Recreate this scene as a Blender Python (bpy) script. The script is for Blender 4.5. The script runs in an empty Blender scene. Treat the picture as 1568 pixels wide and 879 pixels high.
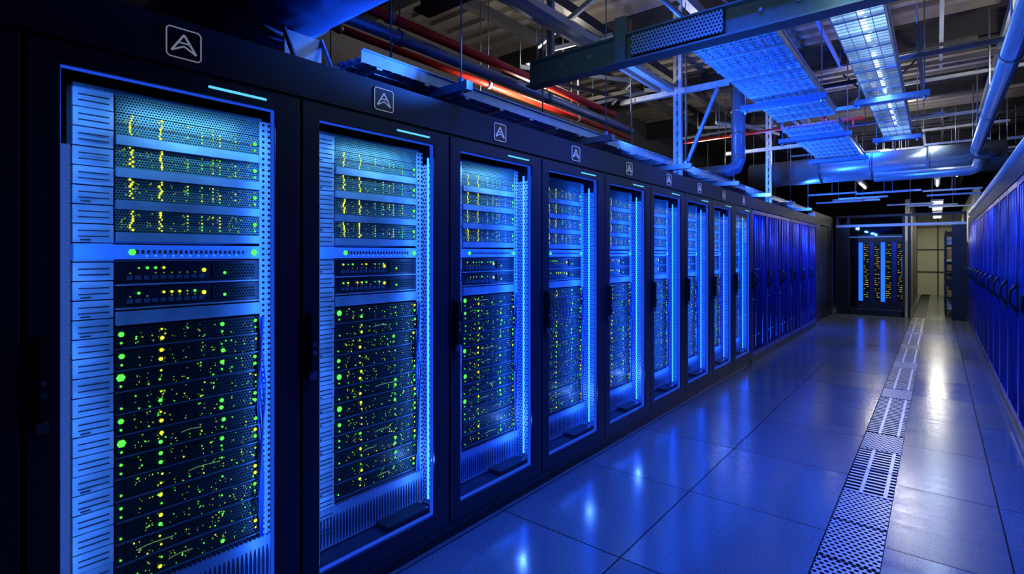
import bpy, math, random
from mathutils import Vector, Matrix
random.seed(7)
S=bpy.context.scene
try:
    S.view_settings.view_transform='Standard'
    S.view_settings.look='None'
except Exception: pass

# ------------------------------------------------------------ materials
def newmat(name):
    m=bpy.data.materials.new(name); m.use_nodes=True
    nt=m.node_tree; nt.nodes.clear()
    out=nt.nodes.new('ShaderNodeOutputMaterial')
    return m,nt,out
def N(nt,t,**k):
    n=nt.nodes.new(t)
    for a,b in k.items(): setattr(n,a,b)
    return n
def math_(nt,op,a,b=None,c=None):
    n=N(nt,'ShaderNodeMath',operation=op)
    for i,v in enumerate((a,b,c)):
        if v is None: continue
        if isinstance(v,(int,float)): n.inputs[i].default_value=v
        else: nt.links.new(v,n.inputs[i])
    return n.outputs[0]
def mixc(nt,f,a,b):
    n=N(nt,'ShaderNodeMix',data_type='RGBA')
    nt.links.new(f,n.inputs['Factor']) if not isinstance(f,(int,float)) else setattr(n.inputs['Factor'],'default_value',f)
    for nm,v in (('A',a),('B',b)):
        s=[i for i in n.inputs if i.name==nm and i.type=='RGBA'][0]
        if isinstance(v,tuple): s.default_value=(*v,1)
        else: nt.links.new(v,s)
    return [o for o in n.outputs if o.type=='RGBA'][0]
def pr(nt,out,col=None,rough=.5,metal=0,em=None,es=0):
    p=N(nt,'ShaderNodeBsdfPrincipled')
    if isinstance(col,tuple): p.inputs['Base Color'].default_value=(*col,1)
    elif col is not None: nt.links.new(col,p.inputs['Base Color'])
    if isinstance(rough,(int,float)): p.inputs['Roughness'].default_value=rough
    else: nt.links.new(rough,p.inputs['Roughness'])
    p.inputs['Metallic'].default_value=metal
    if em:
        p.inputs['Emission Color'].default_value=(*em,1); p.inputs['Emission Strength'].default_value=es
    nt.links.new(p.outputs[0],out.inputs[0])
    return p
def simple(name,col,rough=.5,metal=0,em=None,es=0,noise=.15,scale=30):
    m,nt,out=newmat(name)
    tc=N(nt,'ShaderNodeTexCoord'); nz=N(nt,'ShaderNodeTexNoise'); nz.inputs['Scale'].default_value=scale
    nt.links.new(tc.outputs['Object'],nz.inputs['Vector'])
    c=mixc(nt,nz.outputs[0],tuple(x*(1-noise) for x in col),tuple(min(1,x*(1+noise)) for x in col))
    r=math_(nt,'MULTIPLY_ADD',nz.outputs[0],.15,max(0,rough-.07))
    pr(nt,out,c,r,metal,em,es)
    m.cycles.emission_sampling='NONE'
    return m
def emis(name,col,s,sample=False):
    m,nt,out=newmat(name)
    e=N(nt,'ShaderNodeEmission'); e.inputs[0].default_value=(*col,1); e.inputs[1].default_value=s
    nt.links.new(e.outputs[0],out.inputs[0])
    if not sample: m.cycles.emission_sampling='NONE'
    return m
def perf(name,ax,pitch,rad,base,hole,rough=.4,metal=.6,transp=False,em=None,es=0,pitch2=None,stag=True,slot=False):
    m,nt,out=newmat(name)
    tc=N(nt,'ShaderNodeTexCoord'); sp=N(nt,'ShaderNodeSeparateXYZ'); nt.links.new(tc.outputs['Object'],sp.inputs[0])
    a=math_(nt,'DIVIDE',sp.outputs['XYZ'.index(ax[0])],pitch)
    b=math_(nt,'DIVIDE',sp.outputs['XYZ'.index(ax[1])],pitch2 or pitch)
    if stag:
        fl=math_(nt,'FLOOR',b); a=math_(nt,'ADD',a,math_(nt,'MULTIPLY',fl,.5))
    fa=math_(nt,'ABSOLUTE',math_(nt,'SUBTRACT',math_(nt,'FRACT',a),.5))
    fb=math_(nt,'ABSOLUTE',math_(nt,'SUBTRACT',math_(nt,'FRACT',b),.5))
    if slot:
        h=math_(nt,'MULTIPLY',math_(nt,'LESS_THAN',fa,.42),math_(nt,'LESS_THAN',fb,rad))
    else:
        d=math_(nt,'SQRT',math_(nt,'ADD',math_(nt,'MULTIPLY',fa,fa),math_(nt,'MULTIPLY',fb,fb)))
        h=math_(nt,'LESS_THAN',d,rad)
    c=mixc(nt,h,base,hole)
    p=pr(nt,out,c,rough,metal,em,es)
    if not transp:
        nt.links.new(math_(nt,'MULTIPLY_ADD',h,.5,rough),p.inputs['Roughness'])
        sl=[i for i in p.inputs if i.name=='Specular IOR Level'][0]
        nt.links.new(math_(nt,'MULTIPLY_ADD',h,-.45,.5),sl)
        nt.links.new(math_(nt,'MULTIPLY_ADD',h,-metal,metal),p.inputs['Metallic'])
    if transp:
        t=N(nt,'ShaderNodeBsdfTransparent'); mx=N(nt,'ShaderNodeMixShader')
        nt.links.new(h,mx.inputs[0]); nt.links.new(p.outputs[0],mx.inputs[1]); nt.links.new(t.outputs[0],mx.inputs[2])
        nt.links.new(mx.outputs[0],out.inputs[0])
    m.cycles.emission_sampling='NONE'
    return m
def glass(name,tint=(.93,.96,1)):
    m,nt,out=newmat(name)
    t=N(nt,'ShaderNodeBsdfTransparent'); t.inputs[0].default_value=(*tint,1)
    g=N(nt,'ShaderNodeBsdfGlossy'); g.inputs['Roughness'].default_value=.02
    f=N(nt,'ShaderNodeLayerWeight'); f.inputs[0].default_value=.5
    k=math_(nt,'MULTIPLY_ADD',math_(nt,'POWER',f.outputs['Facing'],4),.35,.02)
    mx=N(nt,'ShaderNodeMixShader'); nt.links.new(k,mx.inputs[0])
    nt.links.new(t.outputs[0],mx.inputs[1]); nt.links.new(g.outputs[0],mx.inputs[2]); nt.links.new(mx.outputs[0],out.inputs[0])
    return m
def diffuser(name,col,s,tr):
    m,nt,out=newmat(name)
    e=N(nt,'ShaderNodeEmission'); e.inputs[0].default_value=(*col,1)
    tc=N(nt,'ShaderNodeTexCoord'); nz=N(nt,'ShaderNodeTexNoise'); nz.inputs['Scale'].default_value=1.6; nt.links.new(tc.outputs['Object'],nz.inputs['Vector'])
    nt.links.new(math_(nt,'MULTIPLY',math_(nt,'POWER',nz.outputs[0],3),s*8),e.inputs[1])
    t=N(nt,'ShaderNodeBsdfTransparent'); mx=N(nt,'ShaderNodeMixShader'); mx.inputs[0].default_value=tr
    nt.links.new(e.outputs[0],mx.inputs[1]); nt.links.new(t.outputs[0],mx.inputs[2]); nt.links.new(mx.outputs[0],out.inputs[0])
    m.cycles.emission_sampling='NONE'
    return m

M={}
M['cab']=simple('cabinet_black_metal',(.014,.023,.040),.40,.3,noise=.2,scale=300)
M['header']=simple('header_metal',(.012,.018,.030),.5,.2,scale=300)
M['dark']=simple('black_plastic',(.006,.008,.012),.35)
M['panel']=simple('blanking_panel_metal',(.34,.46,.54),.4,.25,noise=.85,scale=6)
M['slot']=simple('slot_dark',(.01,.012,.02),.6)
M['band']=simple('steel_band',(.24,.36,.44),.38,.35,noise=.7,scale=6)
M['rail']=perf('rail_holes','YZ',.022,.24,(.42,.50,.60),(.01,.012,.02),stag=False,metal=.3)
M['sideperf']=perf('side_perforated','XZ',.018,.30,(.45,.52,.65),(.003,.010,.05),metal=.4)
M['frontperf']=perf('front_perforated','YZ',.011,.27,(.4,.46,.56),(.01,.02,.05),metal=.4,em=(.08,.22,.9),es=.30)  # weak emission stands in for blue light falling on the strip
M['mesh']=perf('server_mesh_bezel','YZ',.0085,.34,(.09,.19,.17),(.005,.014,.009),metal=.2)
M['darkmesh']=perf('server_dark_bezel','YZ',.011,.33,(.007,.018,.011),(.002,.004,.003),metal=.2)
M['lip']=simple('server_lip',(.10,.17,.21),.3,.5)
M['vent']=perf('vent_slots','YZ',.016,.40,(.22,.30,.45),(.02,.03,.06),pitch2=.16,stag=False,metal=.3)
M['blue1u']=simple('blue_switch_face',(.10,.28,.70),.3,.2,em=(.02,.14,.95),es=.45)
M['ledY']=emis('led_yellow',(.80,.88,.03),1.5)
M['ledG']=emis('led_green',(.10,1.0,.07),1.6)
M['ledy2']=emis('led_dim_yellow',(.30,.55,.03),.75)
M['ledB']=emis('led_blue',(.05,.25,1.0),4)
M['cable']=simple('fiber_cable_yellow',(.4,.6,.08),.4,em=(.28,.5,.03),es=.25)  # emission paints in the light reflected off the cables
M['cableb']=simple('cable_blue',(.03,.08,.35),.4)
M['cablel']=simple('cable_grey',(.22,.30,.42),.4)
M['cyan']=emis('status_bar_light',(.10,.55,.95),1.3)
M['strip']=emis('blue_led_strip',(.01,.09,1.0),10,True)
M['edgeglow']=emis('opening_edge_glow',(.015,.08,.85),.8)  # emission stands in for blue light caught on the door opening's edge
M['logo']=simple('badge_white',(.7,.72,.75),.4,em=(.6,.65,.7),es=.22)
M['glass']=glass('door_glass')
M['chrome']=simple('handle_chrome',(.3,.34,.42),.25,.8)
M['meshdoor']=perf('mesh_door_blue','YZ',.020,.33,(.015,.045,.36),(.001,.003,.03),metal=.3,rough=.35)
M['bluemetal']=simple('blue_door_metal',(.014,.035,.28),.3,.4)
M['galv']=simple('galvanised_steel',(.42,.49,.56),.35,.6,noise=.25,scale=18)
M['galvd']=simple('dull_steel',(.18,.22,.27),.4,.45,noise=.25)
M['beam']=simple('painted_beam_grey_green',(.10,.18,.19),.45,.2)
M['bbeam']=simple('black_beam',(.010,.011,.014),.5)
M['red']=simple('red_pipe_paint',(.85,.03,.01),.4)
M['traysheet']=perf('tray_perforated','XY',.034,.30,(.20,.42,.68),(0,0,0),metal=.4,transp=True)
M['gusset']=perf('gusset_perforated','XZ',.022,.30,(.22,.36,.36),(.01,.02,.02),metal=.3)
M['deck']=simple('ceiling_deck_paint',(.12,.108,.095),.8,noise=.3,scale=3)
M['wall']=simple('wall_grey',(.05,.05,.055),.8,noise=.2,scale=4)
M['tube']=emis('fluorescent_tube',(.80,.92,1.0),9,True)
M['warm']=emis('warm_tube',(1.0,.96,.74),7,True)
M['panelwarm']=emis('corridor_panel_light',(1.0,.95,.72),3,True)
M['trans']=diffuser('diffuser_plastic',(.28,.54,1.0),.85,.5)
M['yellowwall']=simple('corridor_wall',(.46,.46,.36),.6)
M['orange']=emis('amber_indicator',(1.0,.45,.03),.8)
M['duct']=simple('spiral_duct_metal',(.10,.24,.55),.32,.4)
M['ductsil']=simple('insulated_pipe_foil',(.46,.56,.68),.32,.6)
M['strip2']=emis('blue_led_strip_soft',(.012,.10,1.0),2.4)
M['strip3']=emis('blue_led_strip_dim',(.010,.05,.8),.6)
M['orangebox']=simple('orange_cartons',(.45,.24,.07),.6)

def floormat():
    m,nt,out=newmat('raised_floor_tiles')
    g=N(nt,'ShaderNodeNewGeometry'); sp=N(nt,'ShaderNodeSeparateXYZ'); nt.links.new(g.outputs['Position'],sp.inputs[0])
    a=math_(nt,'DIVIDE',math_(nt,'ADD',sp.outputs[0],.45),.72)
    b=math_(nt,'DIVIDE',math_(nt,'ADD',sp.outputs[1],.45),.90)
    fa=math_(nt,'ABSOLUTE',math_(nt,'SUBTRACT',math_(nt,'FRACT',a),.5))
    fb=math_(nt,'ABSOLUTE',math_(nt,'SUBTRACT',math_(nt,'FRACT',b),.5))
    seam=math_(nt,'MAXIMUM',math_(nt,'GREATER_THAN',fa,.4952),math_(nt,'GREATER_THAN',fb,.4962))
    cx=N(nt,'ShaderNodeCombineXYZ'); nt.links.new(math_(nt,'FLOOR',a),cx.inputs[0]); nt.links.new(math_(nt,'FLOOR',b),cx.inputs[1])
    wn=N(nt,'ShaderNodeTexWhiteNoise'); nt.links.new(cx.outputs[0],wn.inputs['Vector'])
    nz=N(nt,'ShaderNodeTexNoise'); nz.inputs['Scale'].default_value=90; nz.inputs['Detail'].default_value=4
    nt.links.new(g.outputs['Position'],nz.inputs['Vector'])
    mp=N(nt,'ShaderNodeMapping'); mp.inputs['Scale'].default_value=(1.2,9,1); nt.links.new(g.outputs['Position'],mp.inputs[0])
    n2=N(nt,'ShaderNodeTexNoise'); n2.inputs['Scale'].default_value=1.6; n2.inputs['Detail'].default_value=4
    nt.links.new(mp.outputs[0],n2.inputs['Vector'])
    c=mixc(nt,nz.outputs[0],(.07,.085,.10),(.32,.36,.40))
    c=mixc(nt,math_(nt,'MULTIPLY',wn.outputs[0],.5),c,(.07,.085,.10))
    c=mixc(nt,seam,c,(.006,.007,.01))
    r=math_(nt,'MULTIPLY_ADD',n2.outputs[0],.16,.07)
    r=math_(nt,'MULTIPLY_ADD',wn.outputs[0],.08,r)
    r=math_(nt,'MULTIPLY_ADD',seam,.4,r)
    p=pr(nt,out,c,r,.5)
    sl=[i for i in p.inputs if i.name=='Specular IOR Level'][0]
    nt.links.new(math_(nt,'MULTIPLY_ADD',seam,-.7,.7),sl)
    bp=N(nt,'ShaderNodeBump'); bp.inputs['Strength'].default_value=.03; bp.inputs['Distance'].default_value=.01
    nt.links.new(nz.outputs[0],bp.inputs['Height']); nt.links.new(bp.outputs[0],p.inputs['Normal'])
    return m
M['floor']=floormat()
M['gdot']=perf('floor_grille_dots','XY',.030,.34,(.42,.45,.48),(.002,.003,.005),metal=.55,rough=.32)
M['gslot']=perf('floor_grille_slots','XY',.12,.30,(.55,.58,.60),(.003,.004,.006),metal=.55,rough=.32,pitch2=.055,stag=False,slot=True)

# ------------------------------------------------------------ mesh builder
class B:
    def __init__(s): s.v=[];s.f=[];s.m=[];s.s=[];s.mats=[]
    def mi(s,k):
        if k not in s.mats: s.mats.append(k)
        return s.mats.index(k)
    def box(s,x0,x1,y0,y1,z0,z1,k):
        i=len(s.v)
        s.v+=[(x0,y0,z0),(x1,y0,z0),(x1,y1,z0),(x0,y1,z0),(x0,y0,z1),(x1,y0,z1),(x1,y1,z1),(x0,y1,z1)]
        for f in ((0,3,2,1),(4,5,6,7),(0,1,5,4),(1,2,6,5),(2,3,7,6),(3,0,4,7)):
            s.f.append(tuple(i+j for j in f)); s.m.append(s.mi(k)); s.s.append(False)
        return s
    def bar(s,p,q,w,h,k,up=(0,0,1)):
        p=Vector(p);q=Vector(q);d=(q-p).normalized();u=Vector(up)
        if abs(d.dot(u))>.98: u=Vector((1,0,0))
        r=d.cross(u).normalized()*w/2; u=r.cross(d).normalized()*h/2
        i=len(s.v)
        for c in (p,q):
            for a,b in ((-1,-1),(1,-1),(1,1),(-1,1)): s.v.append(tuple(c+r*a+u*b))
        for f in ((0,1,2,3),(7,6,5,4),(0,4,5,1),(1,5,6,2),(2,6,7,3),(3,7,4,0)):
            s.f.append(tuple(i+j for j in f)); s.m.append(s.mi(k)); s.s.append(False)
        return s
    def tube(s,pts,r,k,n=12,caps=True):
        pts=[Vector(p) for p in pts]; i0=len(s.v); up=None
        for j,p in enumerate(pts):
            d=((pts[min(j+1,len(pts)-1)]-pts[max(j-1,0)])).normalized()
            if up is None:
                up=Vector((0,0,1)) if abs(d.z)<.9 else Vector((1,0,0))
            a=d.cross(up).normalized(); b=a.cross(d).normalized(); up=b
            rr=r[j] if isinstance(r,(list,tuple)) else r
            for t in range(n):
                an=2*math.pi*t/n; s.v.append(tuple(p+a*math.cos(an)*rr+b*math.sin(an)*rr))
        for j in range(len(pts)-1):
            for t in range(n):
                t2=(t+1)%n
                s.f.append((i0+j*n+t,i0+j*n+t2,i0+(j+1)*n+t2,i0+(j+1)*n+t)); s.m.append(s.mi(k)); s.s.append(True)
        if caps:
            s.f.append(tuple(i0+t for t in range(n))[::-1]); s.m.append(s.mi(k)); s.s.append(False)
            e=i0+(len(pts)-1)*n
            s.f.append(tuple(e+t for t in range(n))); s.m.append(s.mi(k)); s.s.append(False)
        return s
    def ring(s,x0,x1,y0,y1,z0,z1,a0,a1,b0,b1,k):
        i=len(s.v)
        for x in (x1,x0):
            s.v+=[(x,y0,z0),(x,y1,z0),(x,y1,z1),(x,y0,z1),(x,a0,b0),(x,a1,b0),(x,a1,b1),(x,a0,b1)]
        for j in range(4):
            q=(j+1)%4
            for f in ((j,q,4+q,4+j),(8+q,8+j,12+j,12+q),(j,8+j,8+q,q),(4+j,4+q,12+q,12+j)):
                s.f.append(tuple(i+t for t in f)); s.m.append(s.mi(k)); s.s.append(False)
        return s
    def mesh(s,name):
        me=bpy.data.meshes.new(name); me.from_pydata(s.v,[],s.f)
        for k in s.mats: me.materials.append(M[k])
        me.polygons.foreach_set('material_index',s.m); me.polygons.foreach_set('use_smooth',s.s)
        me.update(); return me
def put(name,me,parent=None,loc=(0,0,0),rz=0,bevel=0):
    if isinstance(me,B): me=me.mesh(name)
    o=bpy.data.objects.new(name,me); S.collection.objects.link(o); o.location=loc; o.rotation_euler[2]=rz
    if parent: o.parent=parent
    if bevel:
        b=o.modifiers.new('bev','BEVEL'); b.width=bevel; b.segments=2; b.limit_method='ANGLE'
    return o
def empty(name,loc=(0,0,0),rz=0):
    o=bpy.data.objects.new(name,None); S.collection.objects.link(o); o.location=loc; o.rotation_euler[2]=rz; o.empty_display_size=.1
    return o
def arealight(name,loc,d,sx,sy,col,power,parent=None,up=(0,0,1)):
    L=bpy.data.lights.new(name,'AREA'); L.shape='RECTANGLE'; L.size=sx; L.size_y=sy; L.color=col; L.energy=power
    o=bpy.data.objects.new(name,L); S.collection.objects.link(o)
    z=-Vector(d).normalized(); y=Vector(up); y=(y-z*y.dot(z)).normalized(); x=y.cross(z)
    m=Matrix((x,y,z)).transposed().to_4x4(); m.translation=Vector(loc)
    if parent: o.parent=parent
    o.matrix_local=m
    return o
def spot(name,loc,tgt,col,power,ang=100,rad=.05,blend=.8):
    L=bpy.data.lights.new(name,'SPOT'); L.color=col; L.energy=power; L.spot_size=math.radians(ang); L.spot_blend=blend; L.shadow_soft_size=rad
    o=bpy.data.objects.new(name,L); S.collection.objects.link(o); o.location=loc
    o.rotation_euler=(Vector(tgt)-Vector(loc)).to_track_quat('-Z','Y').to_euler()
    return o
def point(name,loc,col,power,rad=.05,parent=None):
    L=bpy.data.lights.new(name,'POINT'); L.energy=power; L.color=col; L.shadow_soft_size=rad
    o=bpy.data.objects.new(name,L); S.collection.objects.link(o); o.location=loc
    if parent: o.parent=parent
    return o

PIT=.79; D=1.9; H=1.44; Y0=.258
XF=-.15
def cabinet():
    b=B()
    b.box(-1.0,-.03,0,.012,.05,2.04,'cab'); b.box(-1.0,-.03,PIT-.012,PIT,.05,2.04,'cab')
    b.box(-1.0,-.98,.012,PIT-.012,.05,2.04,'dark')
    b.box(-1.0,.0,0,PIT,2.05,2.2,'header'); b.box(-1.0,-.012,0,PIT,2.04,2.052,'dark')
    b.box(-.96,-.03,.012,PIT-.012,.10,.165,'cab')
    b.box(-.98,-.02,.0,PIT,.0,.05,'dark'); b.box(-.98,-.008,0,PIT,.05,.085,'cab')
    b.box(-.93,-.032,.012,.072,.165,2.0,'dark')
    b.box(-.93,-.18,.748,.778,.165,2.0,'dark')
    return b
def door():
    b=B(); b.ring(-.03,0,.005,PIT-.005,.09,2.036,.078,.690,.170,1.975,'cab'); return b
def doorglow():
    b=B(); b.ring(-.034,-.012,.0765,.6915,.1685,1.9765,.0805,.6875,.1725,1.9725,'edgeglow'); return b  # thin rim added to carry the painted glow around the opening
def handle():
    b=B()
    b.box(0.0005,.012,.022,.052,.955,1.215,'dark')
    b.box(.012,.034,.026,.048,.99,1.205,'dark')
    b.box(.012,.026,.024,.050,.955,.985,'chrome')
    b.tube([(.034,.037,1.06),(.038,.037,1.06)],.008,'chrome',10)
    b.box(.034,.036,.031,.043,1.085,1.10,'chrome')
    return b
def badge():
    b=B()
    y0,y1,z0,z1=.335,.435,2.075,2.17; c=.385
    b.box(0.0002,.004,y0,y1,z0,z1,'dark')
    w=.0035
    def st(p,q,w=w): b.bar((.005,p[0],p[1]),(.005,q[0],q[1]),w,.002,'logo',up=(1,0,0))
    k=.008
    P=[(y0+k,z0),(y1-k,z0),(y1,z0+k),(y1,z1-k),(y1-k,z1),(y0+k,z1),(y0,z1-k),(y0,z0+k)]
    for i in range(8): st(P[i],P[(i+1)%8])
    t=(c,z1-.018); st((y0+.014,z0+.02),t,.006); st((y1-.014,z0+.02),t,.006)
    st((y0+.014,z0+.02),(c,z0+.04),.005); st((c,z0+.04),(y1-.014,z0+.02),.005)
    st((c-.02,z0+.05),(c+.02,z0+.05),.004)
    return b
def statusbar():
    return B().box(.0005,.003,.46,.655,2.001,2.009,'cyan')
def ledstrip():
    b=B()
    b.box(-.11,-.102,.738,.7435,.20,1.93,'strip')
    return b
def equipment(seed):
    rnd=random.Random(seed); b=B(); L=B()
    yA,yB=.24,.70
    def led(y,z,s,k,x=None,ar=1.0):
        x=(XF+.004) if x is None else x
        i=len(L.v); n=6
        for t in range(n):
            a=2*math.pi*t/n; L.v.append((x+.0025,y+math.cos(a)*s/2,z+math.sin(a)*s/2*ar))
        L.f.append(tuple(range(i,i+n))); L.m.append(L.mi(k)); L.s.append(False)
    b.box(XF-.004,XF,.700,.742,.17,1.96,'rail')
    b.box(XF-.02,-.05,.744,.748,.17,1.90,'sideperf')
    b.box(-.054,-.050,.081,.108,.17,1.76,'frontperf')
    b.box(XF-.30,XF-.01,.12,.13,.17,1.96,'dark')
    z=1.955
    while z>.22:
        h=.060
        b.box(XF-.02,XF+rnd.uniform(0,.006),.132,.234,z-h+.004,z,'panel')
        xx=XF+.0065
        for q in (.32,.62):
            b.box(xx-.001,xx+.001,.145,.222,z-h*q-.0025,z-h*q+.001,'slot')
        if rnd.random()<.35: b.box(xx-.001,xx+.001,.150,.175,z-h*.85,z-h*.78,'slot')
        z-=h
    b.box(XF-.1,XF,yA,yB,1.90,1.955,'mesh'); b.box(XF-.1,XF+.02,.13,yB,1.955,1.965,'lip')
    z=1.897
    for u in range(4):
        b.box(XF-.4,XF,yA,yB,z-.070,z,'mesh')
        b.box(XF,XF+.001,yA,yB,z-.037,z-.034,'slot')
        b.box(XF-.4,XF+.012,yA,yB,z-.102,z-.072,'band')
        for cf,k in ((.09,'ledY'),(.27,'ledY')):
            for r in range(9):
                led(yA+cf*.46+rnd.choice((-.004,0,.004)),z-.004-r*.0075,rnd.choice((.006,.007,.009)),k)
        for r in range(70):
            led(yA+rnd.choice((.02,.06,.09,.16,.2,.25,.28,.31,.35,.38,.42,.44))+rnd.uniform(-.01,.01),z-rnd.uniform(.006,.064),rnd.choice((.004,.005)),'ledy2')
        for cf in (.45,.55,.63,.68,.80):
            for r in range(5):
                if rnd.random()<.7: led(yA+cf*.46,z-.010-r*.012,.006,rnd.choice(('ledy2','ledY','ledG')))
        led(yA+.44,z-.03,.016,'ledG'); led(yA+.44,z-.055,.009,'ledG')
        z-=.104
    b.box(XF-.4,XF+.018,.132,yB,1.425,1.472,'blue1u')
    for t in range(22): b.box(XF+.018,XF+.0195,yA+.05+t*.016,yA+.058+t*.016,1.443,1.455,'slot')
    led(yA+.04,1.448,.022,'ledG',XF+.019); led(yB-.03,1.448,.024,'ledG',XF+.019)
    for t in range(12): led(yA+.08+t*.026,1.436,.004,'ledB',XF+.019)
    for zt,zb in ((1.418,1.345),(1.335,1.268)):
        b.box(XF-.4,XF,yA,yB,zb,zt,'dark')
        b.box(XF,XF+.004,yA+.29,yB-.02,zb+.012,zt-.012,'darkmesh')
        for t in range(10):
            b.box(XF,XF+.002,yA+.03+t*.024,yA+.046+t*.024,zb+.012,zb+.026,'lip')
            if rnd.random()<.7: led(yA+.038+t*.024,zt-.022,rnd.choice((.006,.010)),rnd.choice(('ledG','ledY','ledG')))
            if rnd.random()<.6: led(yA+.038+t*.024,zb+.034,.005,'ledy2')
        led(yA+.26,(zt+zb)/2+.004,.016,'ledY')
        led(yB-.13,(zt+zb)/2-.008,.012,'ledG')
        b.box(XF-.4,XF+.010,yA,yB,zb-.006,zb-.001,'band')
    b.box(XF-.4,XF+.014,yA,yB,1.212,1.256,'band')
    z=1.205; hh=.0702; n=0
    while z-hh>.345:
        off=rnd.uniform(-.004,.010)
        b.box(XF-.4,XF+off,yA,yB,z-hh+.004,z,'darkmesh')
        b.box(XF-.4,XF+off+.008,yA,yB,z-hh,z-hh+.003,'lip')
        b.box(XF+off,XF+off+.005,yA+.002,yA+.018,z-hh+.008,z-.006,'dark')
        x=XF+off+.004
        if rnd.random()<.7: led(yA+.012,z-.022,rnd.choice((.010,.018,.026)),'ledG',x+.003)
        led(yA+.012,z-.05,.008,'ledG',x+.003)
        for t in range(2):
            led(yA+.125+rnd.uniform(-.004,.004),z-.017-t*.030,rnd.choice((.008,.014)),rnd.choice(('ledY','ledY','ledG')),x)
            if rnd.random()<.8: led(yA+.32+rnd.uniform(-.004,.004),z-.02-t*.026,rnd.choice((.008,.016)),'ledG',x)
            if rnd.random()<.8: led(yA+.44,z-.018-t*.026,rnd.choice((.008,.014)),rnd.choice(('ledG','ledG','ledY')),x)
        for t in range(rnd.randint(36,54)):
            k=rnd.choice(('ledy2','ledy2','ledy2','ledG','ledG','ledY','ledy2'))
            led(yA+rnd.choice((.06,.09,.125,.16,.2,.25,.29,.32,.36,.40,.43))+rnd.uniform(-.012,.012),z-rnd.uniform(.008,.062),rnd.choice((.003,.004,.006)),k,x)
        if rnd.random()<.5:
            ya=yA+rnd.uniform(.05,.25); ln=rnd.uniform(.05,.12)
            b.tube([(XF+.018,ya+ln*f/4,z-.03+.003*math.sin(f*1.1)+f*.0015) for f in range(5)],.0016,'cable',5)
        z-=hh; n+=1
    for c in range(5):
        yy=.69+c*.004; pts=[(XF+.02+.01*math.sin(t*.9+c),yy+.006*math.sin(t*1.3+c),1.2-t*.085) for t in range(11)]
        b.tube(pts,.003,'cableb',5)
    b.box(XF-.3,XF+.006,.13,.742,.172,.342,'vent')
    b.box(XF+.01,-.05,.45,.70,.168,.19,'dark')
    return b.mesh('equipment'),L.mesh('indicator_lights')
cabM=cabinet().mesh('cabinet'); doorM=door().mesh('door_frame'); glowM=doorglow().mesh('door_edge_glow'); hM=handle().mesh('handle'); bM=badge().mesh('badge')
sM=statusbar().mesh('status_bar'); lM=ledstrip().mesh('led_strip')
gM=B().box(-.022,-.018,.082,.686,.174,1.971,'glass').mesh('door_glass')
EQ=[equipment(s) for s in (11,23,37)]

def glassrack(k):
    e=empty('server_rack',(-D,Y0+k*PIT,0))
    put('cabinet',cabM,e); put('door_frame',doorM,e,bevel=.003); put('door_edge_glow',glowM,e)
    put('door_glass',gM,e); put('handle',hM,e); put('badge',bM,e); put('status_bar',sM,e); put('led_strip',lM,e)
    q=EQ[k%3]; put('equipment',q[0],e); put('indicator_lights',q[1],e)
    c1=(.07,.26,1.0) if k<2 else (.012,.10,1.0)
    c2=(.05,.22,1.0) if k<2 else (.015,.12,1.0)
    arealight('rack_light',(-.058,.112,1.08),(-.70,.71,0),.03,1.75,c1,2.7 if k<2 else 2.0,e)
    arealight('rack_light',(-.040,.722,1.08),(-.80,-.60,0),.03,1.75,c2,3.5 if k<2 else 7.5,e)
    if k in (0,1,2): arealight('rack_fill',(-.045,.47,1.93),(-.35,0,-.93),.35,.02,(.18,.50,1.0),2.2,e,up=(1,0,0))  # added fill, imitates a bluish reflection on the upper servers
    if k in (1,2,3,4): point('rack_fill',(-.05,.66,.42),(.12,.32,1.0),1.0,.006,e)  # added fill to brighten the rack bottoms, no fixture
    return e
for k in range(-1,9): glassrack(k)

def meshdoorrack(st,seed):
    c=B()
    c.box(-1,-.03,0,PIT,.05,2.05,'cab'); c.box(-1,0,0,PIT,2.05,2.2,'header'); c.box(-.98,-.01,0,PIT,0,.085,'dark')
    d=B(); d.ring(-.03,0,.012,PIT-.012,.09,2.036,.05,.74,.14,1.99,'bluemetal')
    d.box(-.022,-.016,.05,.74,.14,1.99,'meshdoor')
    for y in (.16,.28,.40,.51,.62):
        d.tube([(-.012,y,.15),(-.002,y,1.06),(-.012,y,1.98)],.014,'bluemetal',8)
    for y in (.22,.57): d.box(-.016,-.008,y-.005,y+.005,.2,1.93,st)
    rn=random.Random(seed)
    for i in range(40):
        y=rn.uniform(.07,.70); z=rn.uniform(.3,1.9); d.box(-.016,-.013,y,y+.006,z,z+.006,'ledB')
    h=B()
    h.box(.0005,.012,.02,.05,.95,1.22,'dark'); h.tube([(.012,.035,1.2),(.05,.035,1.15),(.055,.035,1.06),(.012,.035,.99)],.012,'cab',8)
    return c.mesh('cabinet'),d.mesh('mesh_door'),h.mesh('handle')
mdL=meshdoorrack('strip2',1); mdR=meshdoorrack('strip3',2)
def mrack(name,loc,rz,md):
    e=empty(name,loc,rz); put('cabinet',md[0],e); put('mesh_door',md[1],e); put('handle',md[2],e)
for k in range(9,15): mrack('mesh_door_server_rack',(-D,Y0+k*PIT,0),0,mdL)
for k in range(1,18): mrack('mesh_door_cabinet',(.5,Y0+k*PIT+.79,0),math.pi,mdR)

b=B()
for i in range(6): b.bar((.034,.08+i*.035,1.03),(.034,.08+i*.035,1.17),.006,.006,'chrome',up=(1,0,0))
for z in (1.03,1.17): b.bar((.034,.075,z),(.034,.26,z),.008,.008,'galvd')
for y in (.078,.257): b.bar((.002,y,1.1),(.034,y,1.1),.006,.006,'galvd')
put('wire_document_holder',b,None,(-D,Y0+3*PIT,0))

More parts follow.
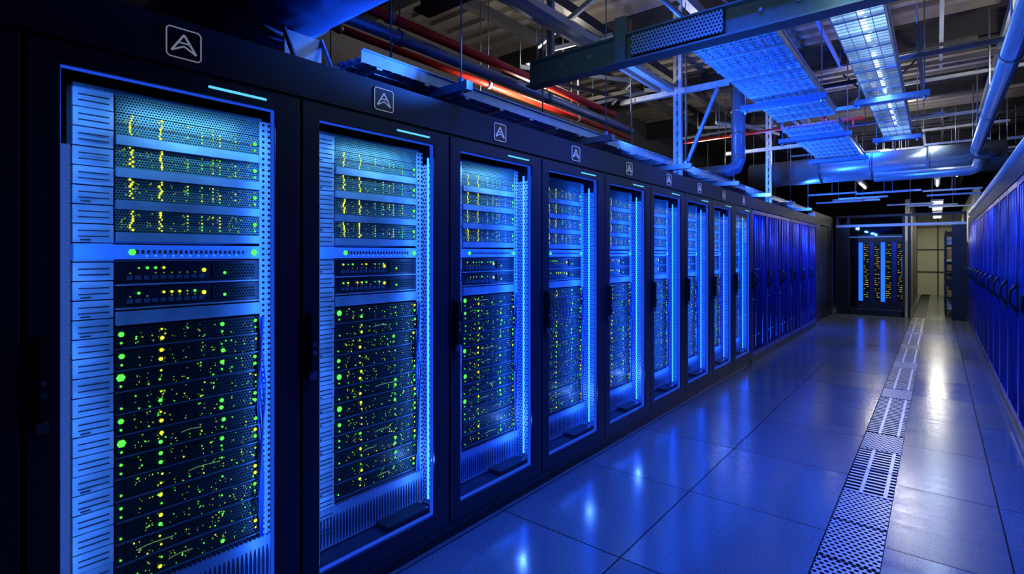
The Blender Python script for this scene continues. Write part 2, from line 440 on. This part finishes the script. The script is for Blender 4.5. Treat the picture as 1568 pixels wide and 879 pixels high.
# ------------------------------------------------------------ room
f=B(); f.box(-5,-.45,-3,26,-.1,0,'floor'); f.box(-.20,4,-3,26,-.1,0,'floor'); f.box(-.45,-.20,-3,26,-.1,-.03,'slot')
put('floor',f)
g=B()
y=-2.97; i=0
while y<15:
    y1=y+.90
    k1='gdot' if i<8 else 'gslot'; k2='gdot' if i<7 else ('gslot' if i%2 else 'gdot')
    g.box(-.447,-.203,y+.006,y+.444,-.028,.0005,k1)
    g.box(-.447,-.203,y+.456,y1-.006,-.028,.0005,k2)
    y=y1; i+=1
put('floor_vent_grille',g)
put('wall_left',B().box(-5.1,-5,-3,26,0,4.4,'wall')); put('wall_right',B().box(4,4.1,-3,26,0,4.4,'wall'))
put('wall_back',B().box(-5.1,4.1,-3.1,-3,0,4.4,'wall')); put('wall_far',B().box(-5.1,4.1,26,26.1,0,4.4,'wall'))
c=B(); c.box(-5.1,4.1,-3.1,26.1,4.4,4.5,'deck')
for i in range(95): c.box(-5,4,-3+i*.3,-3+i*.3+.12,4.34,4.4,'deck')
put('ceiling',c)
b=B()
for y in (1.2,3.4,5.9,8.4,10.9,13.4,16,19,22):
    b.box(-5,4,y-.08,y+.08,4.30,4.33,'bbeam'); b.box(-5,4,y-.012,y+.012,4.02,4.30,'bbeam'); b.box(-5,4,y-.08,y+.08,3.99,4.02,'bbeam')
for x in (-3.6,-2.9,-1.9,-.7,.6,1.8,3.0):
    b.box(x-.04,x+.04,-3,26,3.88,3.985,'galvd' if x in(-1.9,.6) else 'bbeam')
put('ceiling_joists',b)

def ichan(b,p,q,h,w,k,t=.012):
    p=Vector(p);q=Vector(q); u=Vector((0,0,1))
    b.bar(p+u*(h/2),q+u*(h/2),w,t,k); b.bar(p-u*(h/2),q-u*(h/2),w,t,k); b.bar(p,q,t,h,k)
b=B(); ichan(b,(-2.5,3.3,2.85),(.3,3.3,2.85),.18,.12,'beam')
b.box(-1.60,-1.0,3.235,3.245,2.78,2.92,'gusset'); b.box(-1.72,-1.64,3.225,3.24,2.75,3.06,'beam')
for x in (-2.2,-1.95,-.8,-.6):
    b.tube([(x,3.29,2.87),(x,3.275,2.87)],.012,'galv',8)
for x in (-2.3,-.2): b.box(x-.02,x+.02,3.28,3.32,2.95,3.88,'galvd')
put('steel_support_beam',b)
b=B(); ichan(b,(-2.7,2.35,3.12),(-.58,2.35,3.12),.10,.14,'bbeam',.02)
for x in (-2.5,-.65): b.tube([(x,2.35,3.17),(x,2.35,3.88)],.008,'galvd',6)
put('black_steel_beam',b)

# spiral duct
b=B(); yd=1.15; zd=2.65
b.tube([(-4.9,yd,zd),(-.9,yd,zd)],.25,'duct',36)
x=-4.8
while x<-2.25:
    b.tube([(x-.008,yd,zd),(x+.008,yd,zd)],.257,'duct',36); x+=.09
for x in (-2.22,-1.3): b.tube([(x-.02,yd,zd),(x+.02,yd,zd)],.260,'galvd',36)
b.tube([(-2.2,yd,zd+.24),(-2.2,yd,3.88)],.01,'galvd',6)
put('ventilation_duct',b)
b=B()
b.box(-2.02,-2.012,1.04,1.20,2.2,2.34,'galv'); b.box(-2.02,-1.93,1.04,1.20,2.2,2.206,'galv'); b.bar((-2.015,1.04,2.34),(-1.935,1.04,2.205),.008,.02,'galv'); b.bar((-2.015,1.20,2.34),(-1.935,1.20,2.205),.008,.02,'galv')
put('mounting_bracket',b)

def pipes(name,x,z,y0,y1,r,k,br=True,step=1.6):
    b=B(); b.tube([(x,y0,z),(x,y1,z)],r,k,14)
    y=y0+.5
    while y<y1 and br:
        b.tube([(x,y-.02,z),(x,y+.02,z)],r*1.25,'galvd',14); b.tube([(x,y,z+r),(x,y,3.88)],.005,'galvd',5); y+=step
    return put(name,b)
pipes('red_sprinkler_pipe',-2.72,2.96,1.6,5.1,.034,'red')
pipes('red_sprinkler_pipe',-3.3,3.05,1.6,6.6,.030,'red')
pipes('red_sprinkler_pipe',-1.3,3.45,5.2,14,.026,'red')
pipes('steel_conduit_pipe',-2.62,2.80,1.6,5.3,.040,'galv')
pipes('steel_conduit_pipe',-3.4,2.75,1.6,12,.05,'galvd')
pipes('steel_conduit_pipe',-1.55,3.3,3.5,12,.02,'galvd')
b=B(); b.tube([(-2.9,7.6,3.1),(-.7,7.6,3.1)],.022,'red',12)
for x in (-2.4,-1.7): b.tube([(x,7.6,3.12),(x,7.6,3.88)],.005,'galvd',5)
for x in (-2.1,-.8): b.tube([(x,7.6,3.1),(x,7.6,2.98)],.012,'red',8)
put('red_sprinkler_pipe',b)

def tray(name,x0,x1,z,y0,y1,sheet='traysheet',rail='galv',ladder=True,cables=0,wires=True,h=.06,ck='cableb'):
    b=B()
    b.box(x0,x0+.006,y0,y1,z,z+h,rail); b.box(x1-.006,x1,y0,y1,z,z+h,rail)
    b.box(x0-.014,x0,y0,y1,z+h-.006,z+h,rail); b.box(x1,x1+.014,y0,y1,z+h-.006,z+h,rail)
    if sheet: b.box(x0+.006,x1-.006,y0,y1,z+.004,z+.006,sheet)
    if ladder:
        y=y0+.1
        while y<y1: b.box(x0,x1,y-.015,y+.015,z-.012,z+.003,rail); y+=.3
    if wires:
        y=y0
        while y<y1: b.box(x0,x1,y-.002,y+.002,z-.005,z,rail); y+=.06
        n=int((x1-x0)/.06)
        for i in range(1,n): xx=x0+(x1-x0)*i/n; b.box(xx-.002,xx+.002,y0,y1,z-.008,z-.004,rail)
    for c in range(cables):
        xx=x0+.03+(x1-x0-.06)*(c+.5)/cables
        pts=[(xx+.012*math.sin(t*.9+c*2),y0+(y1-y0)*t/24,z+.025+.006*math.sin(t+c)) for t in range(25)]
        b.tube(pts,.012,ck,6)
    return put(name,b)
tray('cable_tray',-2.36,-2.06,2.33,1.43,12.0,cables=5,ck='cablel')
tray('cable_tray',-1.42,-.85,2.96,3.45,6.6,cables=10,ck='cablel')
tray('cable_tray',-1.42,-.85,2.90,6.75,9.7,cables=10,ck='cablel')
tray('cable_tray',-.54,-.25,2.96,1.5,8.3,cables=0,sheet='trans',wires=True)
b=B()
for y0 in (1.8,3.4,5.0,6.6):
    b.box(-.45,-.34,y0,y0+1.35,3.05,3.08,'galv'); b.tube([(-.395,y0+.05,3.035),(-.395,y0+1.3,3.035)],.013,'tube',8)
put('fluorescent_batten_light',b)
for i,y0 in enumerate((1.8,3.4,5.0,6.6)):
    arealight('tray_downlight',(-.395,y0+.68,2.945),(0.12,0,-1),.10,1.2,(.42,.68,1.0),6.5,up=(0,1,0))
b=B()
for y in (1.9,3.4,4.95,6.5,8.05,9.6,11.1):
    b.bar((-2.5,y,2.29),(-1.82,y,2.29),.045,.045,'galvd'); b.tube([(-1.88,y,2.32),(-1.88,y,3.87)],.004,'galvd',5); b.tube([(-2.45,y,2.2),(-2.45,y,3.87)],.006,'galvd',5)
    b.tube([(-1.88,y,2.25),(-1.88,y,2.34)],.014,'galv',6)
put('tray_support_bracket',b)
b=B()
for y in (5.02,8.6):
    for dx in (0,.05): b.box(-2.02+dx,-1.99+dx,y-.02,y+.02,2.2,3.88,'galv')
    for t in range(16): b.box(-1.99,-1.97,y-.02,y+.02,2.25+t*.1,2.30+t*.1,'galvd')
    b.bar((-2.6,y,3.04),(-1.5,y,3.04),.05,.05,'galv')
b.bar((-2.0,1.8,3.04),(-2.0,4.9,3.04),.06,.05,'galv'); b.bar((-2.12,1.8,3.06),(-2.12,4.9,3.06),.03,.05,'galvd')
b.bar((-1.9,5.02,2.3),(-1.6,5.02,3.0),.03,.03,'galvd')
put('strut_channel_frame',b)
b=B()
for x0,x1,y,z in ((-1.52,-.78,5.5,2.92),(-1.52,-.76,7.1,2.86),(-1.52,-.76,9.0,2.86),(-.62,-.05,6.0,2.92),(-.64,-.15,8.1,2.92)):
    b.box(x0,x1,y-.03,y+.03,z-.045,z+.0,'duct'); b.box(x0,x1,y-.045,y+.045,z-.05,z-.044,'duct')
    for x in (x0+.04,x1-.04): b.tube([(x,y,z-.09),(x,y,3.88)],.006,'galvd',6); b.tube([(x,y,z-.08),(x,y,z-.05)],.014,'galv',6)
put('suspended_strut',b)
b=B()
pts=[(-2.0,7.1,3.6),(-2.0,7.1,3.0),(-2.0,7.1,2.66),(-2.02,7.06,2.56),(-2.1,7.0,2.52),(-2.3,6.95,2.51),(-2.6,6.95,2.51)]
b.tube(pts,.085,'duct',16)
for z in (2.7,3.0,3.3): b.tube([(-2,7.1,z-.015),(-2,7.1,z+.015)],.093,'galvd',16)
put('bent_pipe',b)
b=B()
b.tube([(-2.6,10,2.84),(.75,10,2.84)],.21,'ductsil',24)
for x in (-2.2,-1.5,-.8,-.1): b.tube([(x-.02,10,2.84),(x+.02,10,2.84)],.218,'galvd',24)
b.tube([(-.75,9.7,2.62),(.35,9.7,2.62),(.42,9.7,2.64),(.46,9.7,2.75)],.07,'ductsil',14)
for x in (-2,-.5,.4): b.tube([(x,10,3.05),(x,10,3.88)],.008,'galvd',5)
pts=[(.40,-2,2.84),(.40,9.3,2.84)]+[(.40+.25*(1-math.cos(math.radians(a))),9.3+.4*math.sin(math.radians(a)),2.84) for a in (20,40,60,90)]
b.tube(pts,.062,'ductsil',18)
for y in (1,3,5,7,9): b.tube([(.4,y-.02,2.84),(.4,y+.02,2.84)],.068,'galvd',18); b.tube([(.4,y,2.9),(.4,y,3.88)],.007,'galvd',5)
put('insulated_pipe',b)
b=B()
b.tube([(.56,1,2.30),(.56,14.6,2.30)],.06,'ductsil',16)
for i in range(9): b.box(.54,.58,1.4+i*1.6,1.44+i*1.6,2.2,2.26,'galvd')
put('insulated_pipe',b)
b=B(); r=random.Random(5)
for i in range(34):
    y=r.uniform(4.5,15); x=r.uniform(-2.6,1.0); z=r.uniform(3.15,3.8)
    if r.random()<.55: b.bar((x,y,z),(x+r.uniform(.5,1.4),y,z),.03,.04,r.choice(('galvd','galv','bbeam')))
    else: b.bar((x,y,z),(x,y+r.uniform(1,3),z),.035,.03,r.choice(('galvd','galv','bbeam')))
    b.tube([(x,y,z),(x,y,3.87)],.005,'galvd',5)
for i in range(24):
    y=r.uniform(10.5,14.6); x=r.uniform(-1.9,.3); z=r.uniform(2.45,2.6) if i%2 else r.uniform(3.1,3.4)
    b.bar((x-.4,y,z),(x+.4,y,z),.03,.03,r.choice(('galv','galvd'))); b.tube([(x,y,z),(x,y,3.87)],.005,'galvd',5)
for i in range(14):
    x=r.uniform(-4.4,-2.5); y=r.uniform(2.5,9); z=r.uniform(3.1,3.8)
    b.bar((x,y,z),(x+r.uniform(.3,1.0),y+r.uniform(-.2,1.6),z+r.uniform(-.1,.4)),.03,.04,r.choice(('galvd','bbeam','galv')))
    b.tube([(x,y,z),(x,y,3.87)],.005,'galvd',5)
put('overhead_strut_framework',b)
b=B()
for i in range(12):
    x=r.uniform(-1.6,1.2); y=r.uniform(2.5,9); l=r.uniform(.5,1.4)
    pts=[(x+l*t/10,y+.3*math.sin(t*.3+i),3.75-.35*math.sin(math.pi*t/10)+.05*i/12) for t in range(11)]
    b.tube(pts,.012,'dark',6)
put('hanging_cables',b)
b=B()
for (x,y) in ((-.6,12),(.3,12.3),(-1.6,11.5),(-1.3,13.5),(.0,14)):
    b.box(x-.05,x+.05,y,y+1.2,3.0,3.05,'galvd'); b.tube([(x,y+.05,2.985),(x,y+1.15,2.985)],.018,'warm',8)
    b.tube([(x,y+.1,3.05),(x,y+.1,3.88)],.004,'galvd',5); b.tube([(x,y+1.1,3.05),(x,y+1.1,3.88)],.004,'galvd',5)
put('fluorescent_batten_light',b)

# ------------------------------------------------------------ far end
b=B()
b.box(-2.05,-1.95,12.15,12.25,0,2.3,'galv'); b.box(-2.05,-2.0,12.25,15,2.1,2.35,'cab')
b.box(-2.05,-2.0,12.25,13.2,0,2.1,'cab'); b.box(-2.05,-2.0,14.4,15,0,2.1,'cab')
b.box(-2.03,-2.01,13.22,14.38,.02,2.08,'dark'); b.box(-2.01,-1.98,13.3,13.33,.95,1.2,'chrome')
put('wall_side_partition',b)
e=empty('glass_enclosure',(0,15,0))
b=B()
for x in (-1.9,-1.68,-.60,-.50,.27,.47):
    b.box(x-.025,x+.025,-.03,.03,0,2.35,'cab')
b.box(-1.93,.49,-.04,.04,2.10,2.16,'galv'); b.box(-1.93,.49,-.04,.04,2.33,2.38,'cab'); b.box(-1.68,-.6,-.03,.03,0,.14,'cab')
b.box(-1.93,-1.68,-.02,.02,0,2.1,'dark'); b.box(.27,.49,-.02,.02,0,2.1,'cab')
b.box(-1.66,-.62,-.025,.025,1.85,1.87,'galv'); b.box(-.64,-.62,-.06,-.03,.9,1.3,'chrome')
put('frame',b,e)
put('glass_panes',B().box(-1.655,-.625,-.004,.004,.14,1.85,'glass').box(-1.655,-.625,-.004,.004,1.87,2.1,'glass').box(-1.9,.48,-.004,.004,2.16,2.33,'glass'),e)
b=B(); b.box(-1.6,-.66,0,.9,0,1.95,'cab')
for i in range(4):
    x=-1.58+i*.235
    b.box(x,x+.085,-.03,0,.25,1.75,'strip2' if i%2==0 else 'bluemetal')
    b.box(x+.10,x+.215,-.01,0,.3,1.75,'darkmesh')
    for j in range(26):
        z=.35+j*.053
        for q in range(3):
            if r.random()<.5: b.box(x+.11+q*.034,x+.135+q*.034,-.02,-.01,z,z+.014,r.choice(('orange','orange','ledy2')))
put('lit_server_cabinet',b,None,(0,16.2,0))
b=B(); b.box(-.66,-.56,17.3,24,0,2.9,'yellowwall'); b.box(.62,.72,15.1,24,0,2.9,'yellowwall')
for i in range(6): b.box(-.56,-.54,17.4+i*1.1,17.44+i*1.1,0,2.9,'cab')
b.box(-.66,.72,24,24.1,0,2.9,'yellowwall')
for z in (.8,1.6,2.4): b.box(-.56,.62,23.97,24,z,z+.04,'cab')
b.box(.0,.04,23.97,24,0,2.9,'cab')
put('wall_corridor',b)
b=B()
for y in (15.6,17.5,19.5,21.5): b.box(-.12,.12,y,y+1.2,2.68,2.72,'galvd'); b.box(-.1,.1,y+.05,y+1.15,2.665,2.68,'panelwarm')
put('ceiling_light_panel',b)
b=B()
for i in range(5):
    y=15.6+i*.8
    b.box(.14,.17,y,y+.04,0,2.0,'cab'); b.box(.46,.49,y,y+.04,0,2.0,'cab')
    for z in (.15,.45,.75,1.05,1.35,1.65,1.95):
        b.box(.14,.49,y,y+.8,z,z+.02,'cab')
        if z<1.9:
            for j in range(3):
                b.box(.17,.46,y+.08+j*.24,y+.25+j*.24,z+.02,z+.12+.10*r.random(),r.choice(('orangebox','cab','panel')))
put('storage_shelving',b)

# ------------------------------------------------------------ lights
for y,p in ((2.4,1500),(4.6,2300),(7.2,2000),(10,1400)):
    spot('blue_floor_fill',(-1.0,y,3.6),(-1.15,y+.4,0),(.002,.075,1.0),p,80,.35)  # added fills that make the blue pool on the floor
for y in (3.9,5.4,7.6,10.2):
    spot('blue_overhead_fill',(-1.96,y,2.26),(-1.1,y+.8,3.2),(.03,.17,1.0),260,140,.05)  # added fills above the racks, light the trays blue, no fixtures
spot('blue_overhead_fill',(-1.55,2.1,2.3),(-2.1,1.15,2.6),(.03,.17,1.0),150,62,.05)  # added fill to light the duct blue
spot('beam_fill',(-1.0,1.7,2.5),(-1.4,3.3,2.85),(.75,1.0,.95),14,70,.05)  # added fill to lift the dark beam, no fixture
for y in (2,5,8.5,12):
    spot('right_rack_fill',(-.3,y,3.3),(.6,y+.5,1.0),(.01,.08,1.0),230,70,.05)  # added blue fills to brighten the right rack fronts
for y in (8.5,11):
    spot('left_rack_fill',(.1,y,3.3),(-1.9,y+.5,1.0),(.01,.09,1.0),260,60,.05)  # added blue fills to brighten the far left mesh doors
# added ceiling-void fills without fixtures: aimed up at the deck, plus small general ones
for (x,y,p) in ((-3.0,4,120),(-3.0,8,90),(-.2,3.5,80),(.6,7,110),(-.8,10.5,120)):
    spot('deck_fill',(x,y,2.75 if x<-2 else 3.1),(x+.1,y+.1,4.4),(1,.90,.78),p,165,.08,.3)
for (x,y,p) in ((-3.2,5,22),(.9,6,9),(-.5,12.5,55)):
    point('void_fill',(x,y,3.5),(1,.92,.82),p,.1)  # added general fill, no fixture
for y in (15.6,17.5,19.5,21.5):
    arealight('corridor_lamp',(0,y+.6,2.655),(0,0,-1),.2,1.1,(1,.94,.74),14,up=(0,1,0))
arealight('corridor_lamp',(-1.1,15.6,2.9),(0,0,-1),.3,.8,(1,.94,.72),30,up=(0,1,0))
for y,p in ((10.2,8),(12.6,16)):
    arealight('aisle_fill',(.0,y,3.15),(0,0,-1),.15,1.2,(.75,.88,1.0),p,up=(0,1,0))  # added white fill for floor sheen and rack fronts

w=bpy.data.worlds.new('World'); S.world=w; w.use_nodes=True
w.node_tree.nodes['Background'].inputs[0].default_value=(.02,.05,.16,1); w.node_tree.nodes['Background'].inputs[1].default_value=.5

cam=bpy.data.cameras.new('cam'); cam.sensor_width=36; cam.lens=800/1568*36; cam.shift_y=-.0316; cam.clip_start=.02
co=bpy.data.objects.new('camera',cam); S.collection.objects.link(co); co.location=(0,0,H)
co.rotation_euler=(math.radians(90),0,math.atan(.814)); S.camera=co
